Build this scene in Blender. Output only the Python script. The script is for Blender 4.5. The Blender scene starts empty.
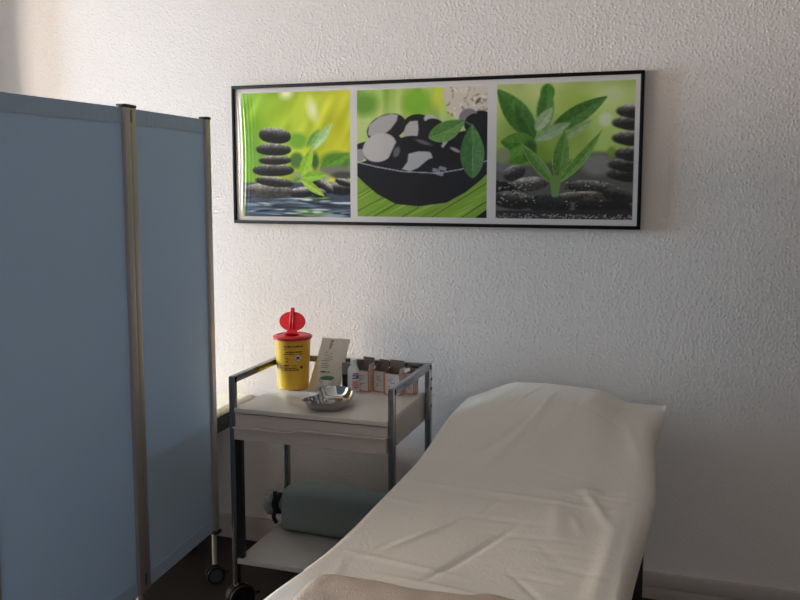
import bpy, bmesh, math, random
import numpy as np
from mathutils import Vector, Matrix
random.seed(7)
S = bpy.context.scene
C = S.collection
PI = math.pi

# ------------------------------------------------------------------ materials
def lin(c):
    return tuple(((v/255)/12.92 if v/255 <= .04045 else ((v/255+.055)/1.055)**2.4) for v in c)

def mat(name, rgb, rough=.5, metal=0., bump=0., bscale=200., bdist=.002, coat=0., var=0., vscale=8., trans=0., spec=.5, detail=3.):
    m = bpy.data.materials.new(name); m.use_nodes = True
    nt = m.node_tree; nd = nt.nodes; p = nd['Principled BSDF']
    col = (*lin(rgb), 1)
    p.inputs['Base Color'].default_value = col
    p.inputs['Roughness'].default_value = rough
    p.inputs['Metallic'].default_value = metal
    p.inputs['Coat Weight'].default_value = coat
    p.inputs['Coat Roughness'].default_value = .08
    p.inputs['Specular IOR Level'].default_value = spec
    tc = nd.new('ShaderNodeTexCoord')
    if var:
        n = nd.new('ShaderNodeTexNoise'); n.inputs['Scale'].default_value = vscale; n.inputs['Detail'].default_value = 4
        nt.links.new(tc.outputs['Object'], n.inputs['Vector'])
        mx = nd.new('ShaderNodeMix'); mx.data_type = 'RGBA'
        mx.inputs['A'].default_value = tuple(c*(1-var) for c in col[:3])+(1,)
        mx.inputs['B'].default_value = tuple(min(1, c*(1+var)) for c in col[:3])+(1,)
        nt.links.new(n.outputs['Fac'], mx.inputs['Factor'])
        nt.links.new(mx.outputs['Result'], p.inputs['Base Color'])
    if bump:
        n = nd.new('ShaderNodeTexNoise'); n.inputs['Scale'].default_value = bscale; n.inputs['Detail'].default_value = detail
        nt.links.new(tc.outputs['Object'], n.inputs['Vector'])
        b = nd.new('ShaderNodeBump'); b.inputs['Strength'].default_value = bump; b.inputs['Distance'].default_value = bdist
        nt.links.new(n.outputs['Fac'], b.inputs['Height'])
        nt.links.new(b.outputs['Normal'], p.inputs['Normal'])
    if trans:
        t = nd.new('ShaderNodeBsdfTranslucent'); t.inputs['Color'].default_value = col
        mix = nd.new('ShaderNodeMixShader'); mix.inputs['Fac'].default_value = trans
        nt.links.new(p.outputs['BSDF'], mix.inputs[1]); nt.links.new(t.outputs['BSDF'], mix.inputs[2])
        nt.links.new(mix.outputs['Shader'], nd['Material Output'].inputs['Surface'])
    return m

def wall_material():
    m = bpy.data.materials.new('woodchip_wallpaper'); m.use_nodes = True
    nt = m.node_tree; nd = nt.nodes; p = nd['Principled BSDF']
    p.inputs['Base Color'].default_value = (*lin(WALL_RGB), 1)
    p.inputs['Roughness'].default_value = .75; p.inputs['Specular IOR Level'].default_value = .25
    tc = nd.new('ShaderNodeTexCoord')
    # small round chips of uneven height
    n = nd.new('ShaderNodeTexNoise'); n.inputs['Scale'].default_value = 60; n.inputs['Detail'].default_value = 3
    nt.links.new(tc.outputs['Object'], n.inputs['Vector'])
    w = nd.new('ShaderNodeVectorMath'); w.operation = 'MULTIPLY_ADD'; w.inputs[1].default_value = (.012, .012, .012)
    nt.links.new(n.outputs['Color'], w.inputs[0]); nt.links.new(tc.outputs['Object'], w.inputs[2])
    vo = nd.new('ShaderNodeTexVoronoi'); vo.inputs['Scale'].default_value = 92
    nt.links.new(w.outputs['Vector'], vo.inputs['Vector'])
    r = nd.new('ShaderNodeMapRange'); r.interpolation_type = 'SMOOTHSTEP'
    r.inputs['From Min'].default_value = .62; r.inputs['From Max'].default_value = .1
    nt.links.new(vo.outputs['Distance'], r.inputs['Value'])
    mu = nd.new('ShaderNodeMath'); mu.operation = 'MULTIPLY'
    sp = nd.new('ShaderNodeSeparateColor'); nt.links.new(vo.outputs['Color'], sp.inputs['Color'])
    ad = nd.new('ShaderNodeMath'); ad.operation = 'MULTIPLY_ADD'; ad.inputs[1].default_value = .6; ad.inputs[2].default_value = .4
    nt.links.new(sp.outputs[0], ad.inputs[0])
    nt.links.new(r.outputs['Result'], mu.inputs[0]); nt.links.new(ad.outputs[0], mu.inputs[1])
    r = mu
    b = nd.new('ShaderNodeBump'); b.inputs['Strength'].default_value = .5; b.inputs['Distance'].default_value = .0023
    nt.links.new(r.outputs[0], b.inputs['Height'])
    nt.links.new(b.outputs['Normal'], p.inputs['Normal'])
    return m

def floor_material():
    m = bpy.data.materials.new('dark_plank_vinyl'); m.use_nodes = True
    nt = m.node_tree; nd = nt.nodes; p = nd['Principled BSDF']
    p.inputs['Roughness'].default_value = .5
    tc = nd.new('ShaderNodeTexCoord'); mp = nd.new('ShaderNodeMapping')
    nt.links.new(tc.outputs['Object'], mp.inputs['Vector'])
    br = nd.new('ShaderNodeTexBrick'); br.inputs['Scale'].default_value = 1
    br.inputs['Brick Width'].default_value = 1.2; br.inputs['Row Height'].default_value = .18; br.inputs['Mortar Size'].default_value = .0015
    br.inputs['Color1'].default_value = (*lin((50, 43, 38)), 1); br.inputs['Color2'].default_value = (*lin((43, 37, 33)), 1)
    br.inputs['Mortar'].default_value = (*lin((40, 36, 34)), 1)
    nt.links.new(mp.outputs['Vector'], br.inputs['Vector'])
    mp2 = nd.new('ShaderNodeMapping'); mp2.inputs['Scale'].default_value = (3, 40, 3)
    nt.links.new(tc.outputs['Object'], mp2.inputs['Vector'])
    n = nd.new('ShaderNodeTexNoise'); n.inputs['Scale'].default_value = 1.5; n.inputs['Detail'].default_value = 6
    nt.links.new(mp2.outputs['Vector'], n.inputs['Vector'])
    mx = nd.new('ShaderNodeMix'); mx.data_type = 'RGBA'; mx.blend_type = 'MULTIPLY'; mx.inputs['Factor'].default_value = .6
    nt.links.new(br.outputs['Color'], mx.inputs['A']); nt.links.new(n.outputs['Fac'], mx.inputs['B'])
    nt.links.new(mx.outputs['Result'], p.inputs['Base Color'])
    return m

WALL_RGB = (222, 214, 207)
M = dict(
    wall=wall_material(), floor=floor_material(),
    ceiling=mat('ceiling_paint', (216, 208, 200), .9),
    taupe=mat('bounce_cutting_taupe', (112, 102, 94), .85),  # unseen right and front walls darkened to cut bounced light
    base=mat('greige_baseboard', (182, 171, 164), .45),
    winframe=mat('white_window_plastic', (230, 230, 230), .35),
    chrome=mat('polished_chrome', (140, 143, 148), .2, 1.),
    alu=mat('brushed_aluminium', (176, 170, 162), .5, .55, .1, 300),
    steel=mat('polished_stainless_steel', (190, 188, 186), .06, 1.),
    black=mat('black_plastic', (14, 14, 15), .4),
    blacksteel=mat('black_powder_coated_steel', (16, 16, 17), .4),
    wheel=mat('grey_wheel_disc', (70, 72, 76), .45),
    screen=mat('blue_screen_fabric', (176, 195, 212), .85, 0, .25, 900, .0005, trans=.145, spec=.2),
    hem=mat('blue_screen_hem', (176, 196, 216), .85, 0, .25, 900, .0005, trans=.13, spec=.2),
    tray=mat('light_grey_laminate', (222, 213, 203), .32),
    drawer=mat('pale_grey_drawer_laminate', (205, 194, 186), .4),
    shelf=mat('grey_shelf_laminate', (205, 200, 195), .4),
    yellow=mat('yellow_plastic', (240, 186, 50), .35, trans=.1),
    red=mat('red_plastic', (206, 24, 34), .33),
    ink=mat('dark_ink', (70, 55, 25), .6),
    inkblack=mat('black_ink', (35, 35, 40), .6),
    inkgrey=mat('grey_ink', (92, 84, 84), .6),
    inkred=mat('red_ink', (190, 50, 40), .6),
    inkblue=mat('blue_ink', (70, 100, 150), .6),
    inkpink=mat('pale_pink_ink', (226, 196, 192), .6),
    whiteink=mat('white_label', (235, 228, 220), .5),
    paperbag=mat('white_paper', (240, 234, 224), .8, 0, .3, 40, .002, trans=.4),
    bagfold=mat('cream_orange_paper', (232, 205, 165), .8),
    green=mat('green_plastic', (20, 125, 70), .35),
    white=mat('white_plastic', (232, 232, 236), .35),
    tape=mat('white_tape', (225, 225, 222), .8),
    carton=mat('pale_lilac_carton', (212, 202, 198), .6),
    cartonin=mat('grey_brown_carton_inside', (128, 112, 102), .8),
    orange=mat('orange_carton_edge', (205, 125, 75), .6),
    greybox=mat('grey_card', (140, 132, 128), .6),
    darkbox=mat('dark_blue_black_card', (24, 25, 34), .5),
    bolster=mat('grey_green_cloth', (138, 148, 145), .9, 0, .4, 500, .001, spec=.15),
    strap=mat('dark_strap', (28, 34, 36), .8),
    sheet=mat('white_paper_sheet', (244, 236, 226), .85, 0, .5, 120, .0022, trans=.15, spec=.2, detail=5),
    towel=mat('beige_terry_cloth', (200, 180, 164), .95, 0, .9, 420, .004, spec=.1),
    vinyl=mat('cream_vinyl', (232, 222, 196), .4),
    mattress=mat('beige_vinyl_upholstery', (190, 180, 165), .5),
    frameblack=mat('black_picture_frame', (8, 8, 8), .6, spec=.2),
    backing=mat('brown_backing_board', (120, 100, 80), .8),
    curtain=mat('sheer_white_curtain', (235, 235, 235), .9, trans=.5),
    liquid=mat('amber_ampoule', (190, 120, 30), .15),
)

# ------------------------------------------------------------------ helpers
ORIGIN = {}
def thing(name, label, cat, loc=(0, 0, 0), group=None):
    o = bpy.data.objects.new(name, None); C.objects.link(o)
    o.location = loc; o.empty_display_size = .05
    o['label'] = label; o['category'] = cat
    if group: o['group'] = group
    ORIGIN[o.name] = Vector(loc)
    return o

def tag(o, label, cat, group=None):
    o['label'] = label; o['category'] = cat
    if group: o['group'] = group
    return o

def obj(name, bm, mats, parent=None, origin=None, smooth=40, bevel=0, subsurf=0, label=None):
    """link a bmesh given in world coordinates as one mesh object (below parent, when there is one)"""
    if not isinstance(mats, (list, tuple)): mats = [mats]
    bmesh.ops.recalc_face_normals(bm, faces=bm.faces)
    org = ORIGIN[parent.name] if parent else Vector(origin or (0, 0, 0))
    bmesh.ops.translate(bm, verts=bm.verts, vec=-org)
    me = bpy.data.meshes.new(name); bm.to_mesh(me); bm.free()
    for m in mats: me.materials.append(m)
    if smooth:
        me.polygons.foreach_set('use_smooth', [True]*len(me.polygons))
        try: me.set_sharp_from_angle(angle=math.radians(smooth))
        except Exception: pass
    o = bpy.data.objects.new(name, me); C.objects.link(o)
    if parent:
        o.parent = parent
    else:
        o.location = org
    ORIGIN[o.name] = org
    if bevel:
        b = o.modifiers.new('bevel', 'BEVEL'); b.width = bevel; b.segments = 2; b.limit_method = 'ANGLE'
    if subsurf:
        s = o.modifiers.new('subsurf', 'SUBSURF'); s.levels = subsurf; s.render_levels = subsurf
    if label: o['label'] = label
    return o

def struct(name, bm, m, parent=None, **k):
    o = obj(name, bm, m, parent, **k)
    if not parent: o['kind'] = 'structure'
    return o

def B(): return bmesh.new()

def box(bm, x0, x1, y0, y1, z0, z1, mi=0, mtx=None, bev=0.):
    r = bmesh.ops.create_cube(bm, size=1.)
    vs = r['verts']
    bmesh.ops.scale(bm, vec=(x1-x0, y1-y0, z1-z0), verts=vs)
    bmesh.ops.translate(bm, vec=((x0+x1)/2, (y0+y1)/2, (z0+z1)/2), verts=vs)
    fs = list({f for v in vs for f in v.link_faces})
    for f in fs: f.material_index = mi
    if bev:
        es = list({e for v in vs for e in v.link_edges})
        r2 = bmesh.ops.bevel(bm, geom=es, offset=bev, segments=2, affect='EDGES', profile=.5)
        vs = list({v for f in r2['faces'] for v in f.verts} | {v for v in vs if v.is_valid})
        for f in {f for v in vs for f in v.link_faces}: f.material_index = mi
    if mtx is not None:
        bmesh.ops.transform(bm, matrix=mtx, verts=vs)
    return vs

def obox(bm, p, q, w, z0, z1, mi=0, off=0., bev=0.):
    """upright box along the ground line p-q, thickness w"""
    p = Vector((p[0], p[1], 0)); q = Vector((q[0], q[1], 0)); d = q-p; L = d.length
    a = math.atan2(d.y, d.x)
    mt = Matrix.Translation(p) @ Matrix.Rotation(a, 4, 'Z')
    return box(bm, 0, L, off-w/2, off+w/2, z0, z1, mi, mt, bev)

def cyl(bm, p, q, r, seg=20, mi=0, r2=None):
    p = Vector(p); q = Vector(q); d = q-p
    res = bmesh.ops.create_cone(bm, cap_ends=True, segments=seg, radius1=r, radius2=r if r2 is None else r2, depth=d.length)
    mt = Matrix.Translation((p+q)/2) @ d.to_track_quat('Z', 'Y').to_matrix().to_4x4()
    bmesh.ops.transform(bm, matrix=mt, verts=res['verts'])
    for f in {f for v in res['verts'] for f in v.link_faces}: f.material_index = mi
    return res['verts']

def lathe(bm, prof, cx, cy, seg=40, mi=0, mtx=None, sx=1., sy=1., closed=False):
    rings = []
    for r, z in prof:
        rings.append([bm.verts.new((cx+sx*r*math.cos(2*PI*k/seg), cy+sy*r*math.sin(2*PI*k/seg), z)) for k in range(seg)])
    vs = [v for rg in rings for v in rg]
    n = len(rings)
    for i in range(n if closed else n-1):
        a, b = rings[i], rings[(i+1) % n]
        for k in range(seg):
            f = bm.faces.new((a[k], a[(k+1) % seg], b[(k+1) % seg], b[k])); f.material_index = mi
    if not closed:
        for rg in (rings[0], rings[-1]):
            f = bm.faces.new(rg); f.material_index = mi
    if mtx is not None: bmesh.ops.transform(bm, matrix=mtx, verts=vs)
    return vs

def prism(bm, pts, axis, a, b, mi=0, mtx=None):
    """polygon pts (two coordinates) swept along axis from a to b"""
    def P(u, v, w):
        return {'x': (w, u, v), 'y': (u, w, v), 'z': (u, v, w)}[axis]
    A = [bm.verts.new(P(u, v, a)) for u, v in pts]; Bv = [bm.verts.new(P(u, v, b)) for u, v in pts]
    n = len(pts); fs = [bm.faces.new(A), bm.faces.new(Bv)]
    for k in range(n): fs.append(bm.faces.new((A[k], A[(k+1) % n], Bv[(k+1) % n], Bv[k])))
    for f in fs: f.material_index = mi
    if mtx is not None: bmesh.ops.transform(bm, matrix=mtx, verts=A+Bv)
    return A+Bv

def sst(a, b, x):
    t = min(1., max(0., (x-a)/(b-a))); return t*t*(3-2*t)

# ------------------------------------------------------------------ room
XL, XR, YB, YF, ZC = -6.0, 4.6, 3.085, -3.2, 2.62
bm = B(); box(bm, XL-.2, XR+.2, YF-.2, YB+.2, -.12, 0); struct('floor', bm, M['floor'], smooth=0)
bm = B(); box(bm, XL-.2, XR+.2, YF-.2, YB+.2, ZC, ZC+.12); struct('ceiling', bm, M['ceiling'], smooth=0)
bm = B(); box(bm, XL-.2, XR+.2, YB, YB+.2, 0, ZC); struct('wall_back', bm, M['wall'], smooth=0)
bm = B(); box(bm, XR, XR+.2, YF, YB, 0, ZC); struct('wall_right', bm, M['taupe'], smooth=0)
# left wall with one window opening, front wall with one made up for fill light
WZ0, WZ1 = .95, 2.36
AY0, AY1, BY0, BY1 = 1.70, 2.78, -.85, 1.35      # two windows in the left wall
bm = B()
box(bm, XL-.3, XL, YF, YB, 0, WZ0); box(bm, XL-.3, XL, YF, YB, WZ1, ZC)
for y0, y1 in ((YF, BY0), (BY1, AY0), (AY1, YB)): box(bm, XL-.3, XL, y0, y1, WZ0, WZ1)
struct('wall_left', bm, M['wall'], smooth=0)
FX0, FX1, FZ0, FZ1 = .3, 1.7, 1.0, 2.3
bm = B()
box(bm, XL-.2, XR+.2, YF-.2, YF, 0, FZ0); box(bm, XL-.2, XR+.2, YF-.2, YF, FZ1, ZC)
box(bm, XL-.2, FX0, YF-.2, YF, FZ0, FZ1); box(bm, FX1, XR+.2, YF-.2, YF, FZ0, FZ1)
struct('wall_front', bm, M['taupe'], smooth=0)
def window(name, axis, c, a0, a1, z0, z1):
    bm = B()
    def bb(u0, u1, w0, w1):
        if axis == 'x': box(bm, c-.03, c+.03, u0, u1, w0, w1, bev=.004)
        else: box(bm, u0, u1, c-.03, c+.03, w0, w1, bev=.004)
    t = .06; mid = (a0+a1)/2
    bb(a0, a0+t, z0, z1); bb(a1-t, a1, z0, z1); bb(a0, a1, z0, z0+t); bb(a0, a1, z1-t, z1); bb(mid-.04, mid+.04, z0, z1)
    return struct(name, bm, M['winframe'], smooth=30)
window('window_1', 'x', XL-.2, AY0, AY1, WZ0, WZ1)
window('window_3', 'x', XL-.2, BY0, BY1, WZ0, WZ1)
window('fill_window', 'y', YF-.12, FX0, FX1, FZ0, FZ1)  # made-up window around the fill lamp behind the camera

def baseboard(name, x0, x1):
    bm = B()
    box(bm, x0, x1, YB-.016, YB, .048, .100, 0, bev=.003)
    box(bm, x0, x1, YB-.011, YB, 0, .046, 0, bev=.002)
    struct(name, bm, M['base'], smooth=30)
baseboard('baseboard_back', -2.87, XR)
bm = B(); box(bm, -3.06, -2.87, 2.975, YB, 0, ZC, bev=.004); struct('shade_pillar', bm, M['wall'])  # unseen pillar, added to shade the far left of the back wall

# ------------------------------------------------------------------ poster
def paint():
    H, Wd = 204, 612
    img = np.empty((H, Wd, 3)); img[:] = (206, 200, 195)
    s = (np.arange(Wd)+.5)/Wd; t = 1-(np.arange(H)+.5)/H
    SS, TT = np.meshgrid(s, t)
    rng = np.random.RandomState(3)
    def field(X, Y, sc, seed):
        r = np.random.RandomState(seed); g = r.rand(64, 64)
        u = np.mod(X/sc, 63); v = np.mod(Y/sc, 63)
        i = np.floor(u).astype(int); j = np.floor(v).astype(int); a = u-i; b = v-j
        a = a*a*(3-2*a); b = b*b*(3-2*b); i2 = (i+1) % 64; j2 = (j+1) % 64
        return g[j, i]*(1-a)*(1-b)+g[j, i2]*a*(1-b)+g[j2, i]*(1-a)*b+g[j2, i2]*a*b
    def panel(s0, s1, t0, t1, x0, x1, y0, y1):
        m = (SS >= s0) & (SS <= s1) & (TT >= t0) & (TT <= t1)
        X = x0+(SS-s0)/(s1-s0)*(x1-x0); Y = y0+(t1-TT)/(t1-t0)*(y1-y0)
        return m, X, Y
    def blend(m, col, a):
        a = (np.clip(a, 0, 1)*m)[..., None]
        img[:] = img*(1-a)+np.array(col, float)*a if not isinstance(col, np.ndarray) else img*(1-a)+col*a
    def ell(P, cx, cy, rx, ry, col, soft=2., rot=0., top=None, tw=.9, power=2.):
        m, X, Y = P; c, sn = math.cos(math.radians(rot)), math.sin(math.radians(rot))
        u = ((X-cx)*c+(Y-cy)*sn)/rx; v = (-(X-cx)*sn+(Y-cy)*c)/ry
        d = (np.abs(u)**power+np.abs(v)**power)**(1/power)
        a = (1-d)*min(rx, ry)/soft+.5
        if top is not None:
            k = (np.clip((.25-v)*tw, 0, 1)**1.6)[..., None]
            colr = np.array(col, float)*(1-k)+np.array(top, float)*k
            n = field(X, Y, 7, 5)[..., None]-.5
            colr = np.clip(colr*(1+n*.55), 0, 255)
            blend(m, colr, a)
        else: blend(m, col, a)
    def leaf(P, p0, p1, w, col, soft=2., vein=None, edge=None, skew=0.):
        m, X, Y = P; dx, dy = p1[0]-p0[0], p1[1]-p0[1]; L = math.hypot(dx, dy)
        tt = ((X-p0[0])*dx+(Y-p0[1])*dy)/L/L; pp = (-(X-p0[0])*dy+(Y-p0[1])*dx)/L
        tc = np.clip(tt, 0, 1); hw = w*np.sin(PI*tc**.85)**.8
        pp = pp-skew*np.sin(PI*tc)
        inside = np.where((tt > 0) & (tt < 1), (hw-np.abs(pp))/soft+.5, 0)
        cc = np.array(col, float)+(np.sign(pp)*9)[..., None]+((field(X, Y, 9, 8)-.5)*22)[..., None]
        blend(m, np.clip(cc, 0, 255), np.where(hw > .4, inside, 0))
        if edge is not None: blend(m, edge, np.where((tt > 0) & (tt < 1), 1-np.abs(np.abs(pp)-hw+1.5)/1.8, 0)*.8)
        if vein is not None: blend(m, vein, np.where((tt > 0) & (tt < 1), 1-np.abs(pp)/1.6, 0)*.8)
    def poly(P, pts, col, soft=2.):
        m, X, Y = P; ins = np.zeros(X.shape, bool); dist = np.full(X.shape, 1e9); n = len(pts)
        for k in range(n):
            x1, y1 = pts[k]; x2, y2 = pts[(k+1) % n]
            cond = ((y1 > Y) != (y2 > Y)) & (X < (x2-x1)*(Y-y1)/((y2-y1) or 1e-9)+x1); ins ^= cond
            L2 = (x2-x1)**2+(y2-y1)**2 or 1e-9
            q = np.clip(((X-x1)*(x2-x1)+(Y-y1)*(y2-y1))/L2, 0, 1)
            dist = np.minimum(dist, np.hypot(X-x1-q*(x2-x1), Y-y1-q*(y2-y1)))
        blend(m, col, np.where(ins, dist, -dist)/soft+.5)
    def line(P, p, q, w, col, a=1.):
        m, X, Y = P; x1, y1 = p; x2, y2 = q; L2 = (x2-x1)**2+(y2-y1)**2
        k = np.clip(((X-x1)*(x2-x1)+(Y-y1)*(y2-y1))/L2, 0, 1)
        blend(m, col, ((w-np.hypot(X-x1-k*(x2-x1), Y-y1-k*(y2-y1)))/1.5+.5).clip(0, 1)*a)
    # ---- left print: stacked pebbles at the water
    P = panel(.0205, .3165, .035, .960, 22, 500, 35, 575); m, X, Y = P
    k = np.clip((X-80)/380, 0, 1)[..., None]; f1 = field(X, Y, 90, 1)[..., None]; f2 = field(X*2.2+Y, Y*.7, 70, 2)[..., None]
    bg = np.array((142, 186, 40.))*(1-k)+np.array((206, 206, 48.))*k
    bg = bg+(f1-.5)*50+(f2-.5)*np.array((50, 40, 30)); bg = np.clip(bg, 0, 255)
    blend(m, bg, np.ones_like(X))
    ell(P, 225, 40, 26, 22, (236, 238, 190), 30); ell(P, 340, 115, 20, 46, (238, 236, 176), 26, -15); ell(P, 60, 300, 60, 120, (110, 160, 40), 60)
    ell(P, 120, 330, 90, 60, (116, 165, 46), 50); ell(P, 275, 245, 40, 34, (120, 175, 45), 20); ell(P, 270, 330, 30, 34, (80, 120, 50), 14)
    leaf(P, (340, 285), (425, 170), 20, (176, 208, 140), 8); leaf(P, (315, 275), (370, 195), 16, (120, 170, 80), 8)
    ell(P, 440, 340, 70, 45, (84, 130, 40), 24); leaf(P, (370, 370), (500, 300), 26, (96, 150, 40), 10); ell(P, 350, 335, 16, 36, (60, 100, 40), 12)
    ell(P, 440, 375, 75, 22, (120, 122, 104), 12); ell(P, 330, 400, 80, 24, (150, 150, 140), 12); ell(P, 470, 395, 50, 16, (70, 72, 66), 10)
    poly(P, [(30, 425), (505, 425), (505, 580), (30, 580)], (66, 78, 92), 10)
    for q in range(70):
        xx = rng.uniform(36, 500); yy = rng.uniform(488, 575); L = rng.uniform(12, 52)*(1+(yy-480)/160)
        c = [(30, 36, 46), (146, 162, 178), (104, 122, 142), (120, 160, 60), (205, 214, 220), (42, 48, 58)][rng.randint(6) if 270 < xx < 400 else rng.choice([0, 1, 2, 4, 5])]
        ell(P, xx, yy, L, rng.uniform(2, 5), c, 3, rng.uniform(-6, 6))
    for cx, cy, rx, ry, rot in ((460, 450, 62, 30, 4), (385, 440, 48, 26, 30), (475, 425, 40, 16, 15), (290, 468, 56, 24, -6), (365, 470, 34, 20, 8)):
        ell(P, cx, cy, rx, ry, (26, 25, 24), 3, rot, (186, 182, 174), 1.1)
    ell(P, 140, 462, 112, 34, (60, 58, 54), 3, 2, (188, 182, 170), 1.0)
    for cx, cy, rx, ry, rot in ((170, 422, 86, 22, 6), (165, 371, 92, 27, 0), (174, 328, 72, 20, 0), (168, 281, 78, 26, 2), (175, 221, 71, 34, 6)):
        ell(P, cx, cy, rx, ry, (24, 23, 22), 3, rot, (186, 182, 170), .85, 2.3)
    leaf(P, (288, 402), (338, 278), 24, (150, 196, 52), 3, (190, 220, 110)); leaf(P, (292, 404), (402, 392), 20, (140, 190, 50), 3, (186, 216, 100))
    leaf(P, (288, 412), (390, 484), 17, (158, 196, 66), 3, (196, 222, 120)); leaf(P, (285, 405), (245, 420), 9, (110, 150, 50), 3)
    # ---- middle print: bowl of black pebbles
    P = panel(.3345, .659, .042, .958, 30, 588, 28, 580); m, X, Y = P
    f = field(X*1.5, Y*.25, 40, 11)[..., None]; f2 = field(X, Y, 120, 12)[..., None]
    bg = np.array((118, 160, 48.))*(1-f)+np.array((196, 212, 120.))*f+(f2-.5)*60
    k = np.clip((Y-60)/130, 0, 1)[..., None]; bg = bg*(1-k*.55)+np.array((196, 206, 140))*k*.55
    blend(m, np.clip(bg, 0, 255), np.ones_like(X))
    ell(P, 60, 90, 60, 50, (104, 150, 46), 40); ell(P, 290, 90, 60, 60, (126, 176, 44), 40); ell(P, 385, 60, 30, 60, (200, 210, 70), 30)
    poly(P, [(405, 20), (600, 20), (600, 210), (480, 180), (420, 120), (402, 70)], (206, 192, 176), 6)
    for q in range(40):
        xx = rng.uniform(415, 590); yy = rng.uniform(30, 150); ell(P, xx, yy, rng.uniform(4, 16), rng.uniform(2, 5), [(178, 160, 142), (224, 214, 202), (150, 130, 112)][rng.randint(3)], 4, rng.uniform(0, 180))
    ell(P, 548, 90, 16, 7, (110, 90, 72), 5, -50)
    poly(P, [(30, 400), (600, 380), (600, 590), (20, 590)], (124, 160, 50), 8)
    for q in range(26):
        yy = rng.uniform(420, 585); ell(P, rng.uniform(30, 590), yy, rng.uniform(40, 110), 3, [(146, 182, 66), (98, 134, 38), (160, 190, 90)][rng.randint(3)], 5, -28)
    for a, b in (((30, 500), (130, 440)), ((30, 556), (190, 470)), ((100, 580), (240, 500)), ((225, 580), (300, 536)), ((350, 582), (590, 430)), ((476, 582), (600, 500))): line(P, a, b, 1.6, (40, 56, 22), .8)
    poly(P, [(535, 582), (590, 540), (590, 582)], (10, 10, 12), 2)
    poly(P, [(30, 345), (60, 338), (300, 250), (560, 200), (600, 230), (600, 380), (560, 420), (500, 470), (420, 515), (300, 532), (200, 522), (120, 480), (60, 430), (30, 400)], (24, 24, 30), 3)
    ell(P, 560, 200, 60, 70, (22, 22, 26), 4); ell(P, 510, 160, 40, 40, (128, 122, 124), 4, 40); ell(P, 535, 185, 42, 44, (24, 24, 28), 4, 40)
    ell(P, 300, 195, 70, 56, (26, 26, 30), 3, 10); ell(P, 350, 160, 28, 18, (186, 182, 178), 5, 10); ell(P, 365, 185, 40, 26, (24, 24, 28), 5, 10)
    poly(P, [(236, 195), (262, 168), (296, 166), (300, 200), (296, 232), (262, 240), (238, 228)], (178, 172, 168), 5)
    ell(P, 160, 195, 88, 58, (30, 30, 34), 3, -20)
    poly(P, [(78, 222), (84, 180), (130, 145), (185, 134), (212, 140), (206, 165), (180, 200), (150, 222), (110, 240)], (172, 166, 162), 6)
    ell(P, 205, 280, 50, 40, (26, 26, 30), 3, 20); ell(P, 270, 280, 80, 50, (22, 22, 27), 4)
    ell(P, 40, 300, 32, 38, (150, 144, 142), 5); ell(P, 60, 268, 40, 14, (30, 30, 34), 5, -10)
    ell(P, 150, 285, 92, 66, (28, 28, 32), 3, -16)
    ell(P, 130, 278, 76, 60, (190, 184, 180), 5, -22)
    poly(P, [(160, 345), (200, 262), (250, 260), (260, 340)], (24, 24, 28), 8); ell(P, 205, 298, 14, 24, (96, 96, 100), 6, 20)
    ell(P, 310, 340, 92, 44, (22, 22, 26), 3)
    poly(P, [(228, 372), (252, 340), (256, 306), (300, 296), (345, 298), (372, 320), (340, 332), (300, 366), (262, 382)], (176, 172, 170), 5)
    ell(P, 420, 300, 66, 52, (20, 20, 25), 3); poly(P, [(396, 276), (412, 238), (430, 228), (428, 252), (404, 284)], (170, 166, 164), 4)
    ell(P, 320, 258, 36, 8, (96, 92, 92), 6, 18); ell(P, 455, 292, 24, 7, (150, 148, 148), 4, 25)
    for xx, yy in ((375, 378), (402, 370), (390, 392)): ell(P, xx, yy, 17, 8, (132, 132, 140), 3, 15, None, .9, 4)
    for a, b in (((30, 340), (120, 362)), ((120, 362), (230, 382)), ((230, 382), (380, 390)), ((380, 390), (480, 374)), ((480, 374), (588, 338))): line(P, a, b, 2.6, (166, 166, 172), .9)
    leaf(P, (342, 240), (494, 172), 42, (90, 134, 64), 3, (150, 184, 120), None, 6); leaf(P, (528, 412), (524, 186), 50, (74, 118, 62), 3, (140, 172, 120))
    line(P, (490, 172), (522, 190), 3, (80, 110, 60))
    # ---- right print: seedling between pebbles
    P = panel(.679, .9885, .044, .962, 33, 550, 38, 550); m, X, Y = P
    f = field(X, Y, 110, 21)[..., None]; f2 = field(X, Y, 40, 22)[..., None]; k = np.clip((Y-30)/300, 0, 1)[..., None]
    bg = np.array((182, 196, 120.))*(1-k)+np.array((138, 166, 66.))*k+(f-.5)*60+(f2-.5)*12
    blend(m, np.clip(bg, 0, 255), np.ones_like(X))
    ell(P, 445, 180, 24, 26, (206, 214, 172), 16); ell(P, 470, 90, 34, 26, (192, 204, 146), 24); ell(P, 330, 110, 60, 40, (160, 182, 80), 40)
    leaf(P, (185, 240), (36, 56), 46, (66, 112, 36), 6); leaf(P, (180, 250), (105, 110), 30, (52, 98, 30), 8); ell(P, 228, 75, 27, 32, (64, 118, 34), 8)
    leaf(P, (215, 215), (228, 40), 32, (70, 118, 44), 10); leaf(P, (240, 220), (450, 95), 34, (70, 112, 44), 6)
    leaf(P, (185, 215), (248, 130), 24, (150, 172, 130), 8); leaf(P, (185, 250), (316, 188), 24, (140, 164, 122), 8); leaf(P, (280, 250), (400, 180), 16, (134, 160, 104), 10)
    leaf(P, (190, 270), (50, 255), 42, (72, 122, 36), 6); leaf(P, (180, 290), (60, 330), 36, (84, 136, 40), 8); ell(P, 165, 290, 24, 40, (46, 84, 30), 14)
    poly(P, [(20, 350), (150, 345), (330, 330), (380, 300), (560, 300), (560, 560), (20, 560)], (92, 90, 84), 18)
    ell(P, 420, 345, 60, 40, (132, 130, 122), 22); ell(P, 470, 300, 16, 20, (120, 150, 60), 12)
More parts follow.
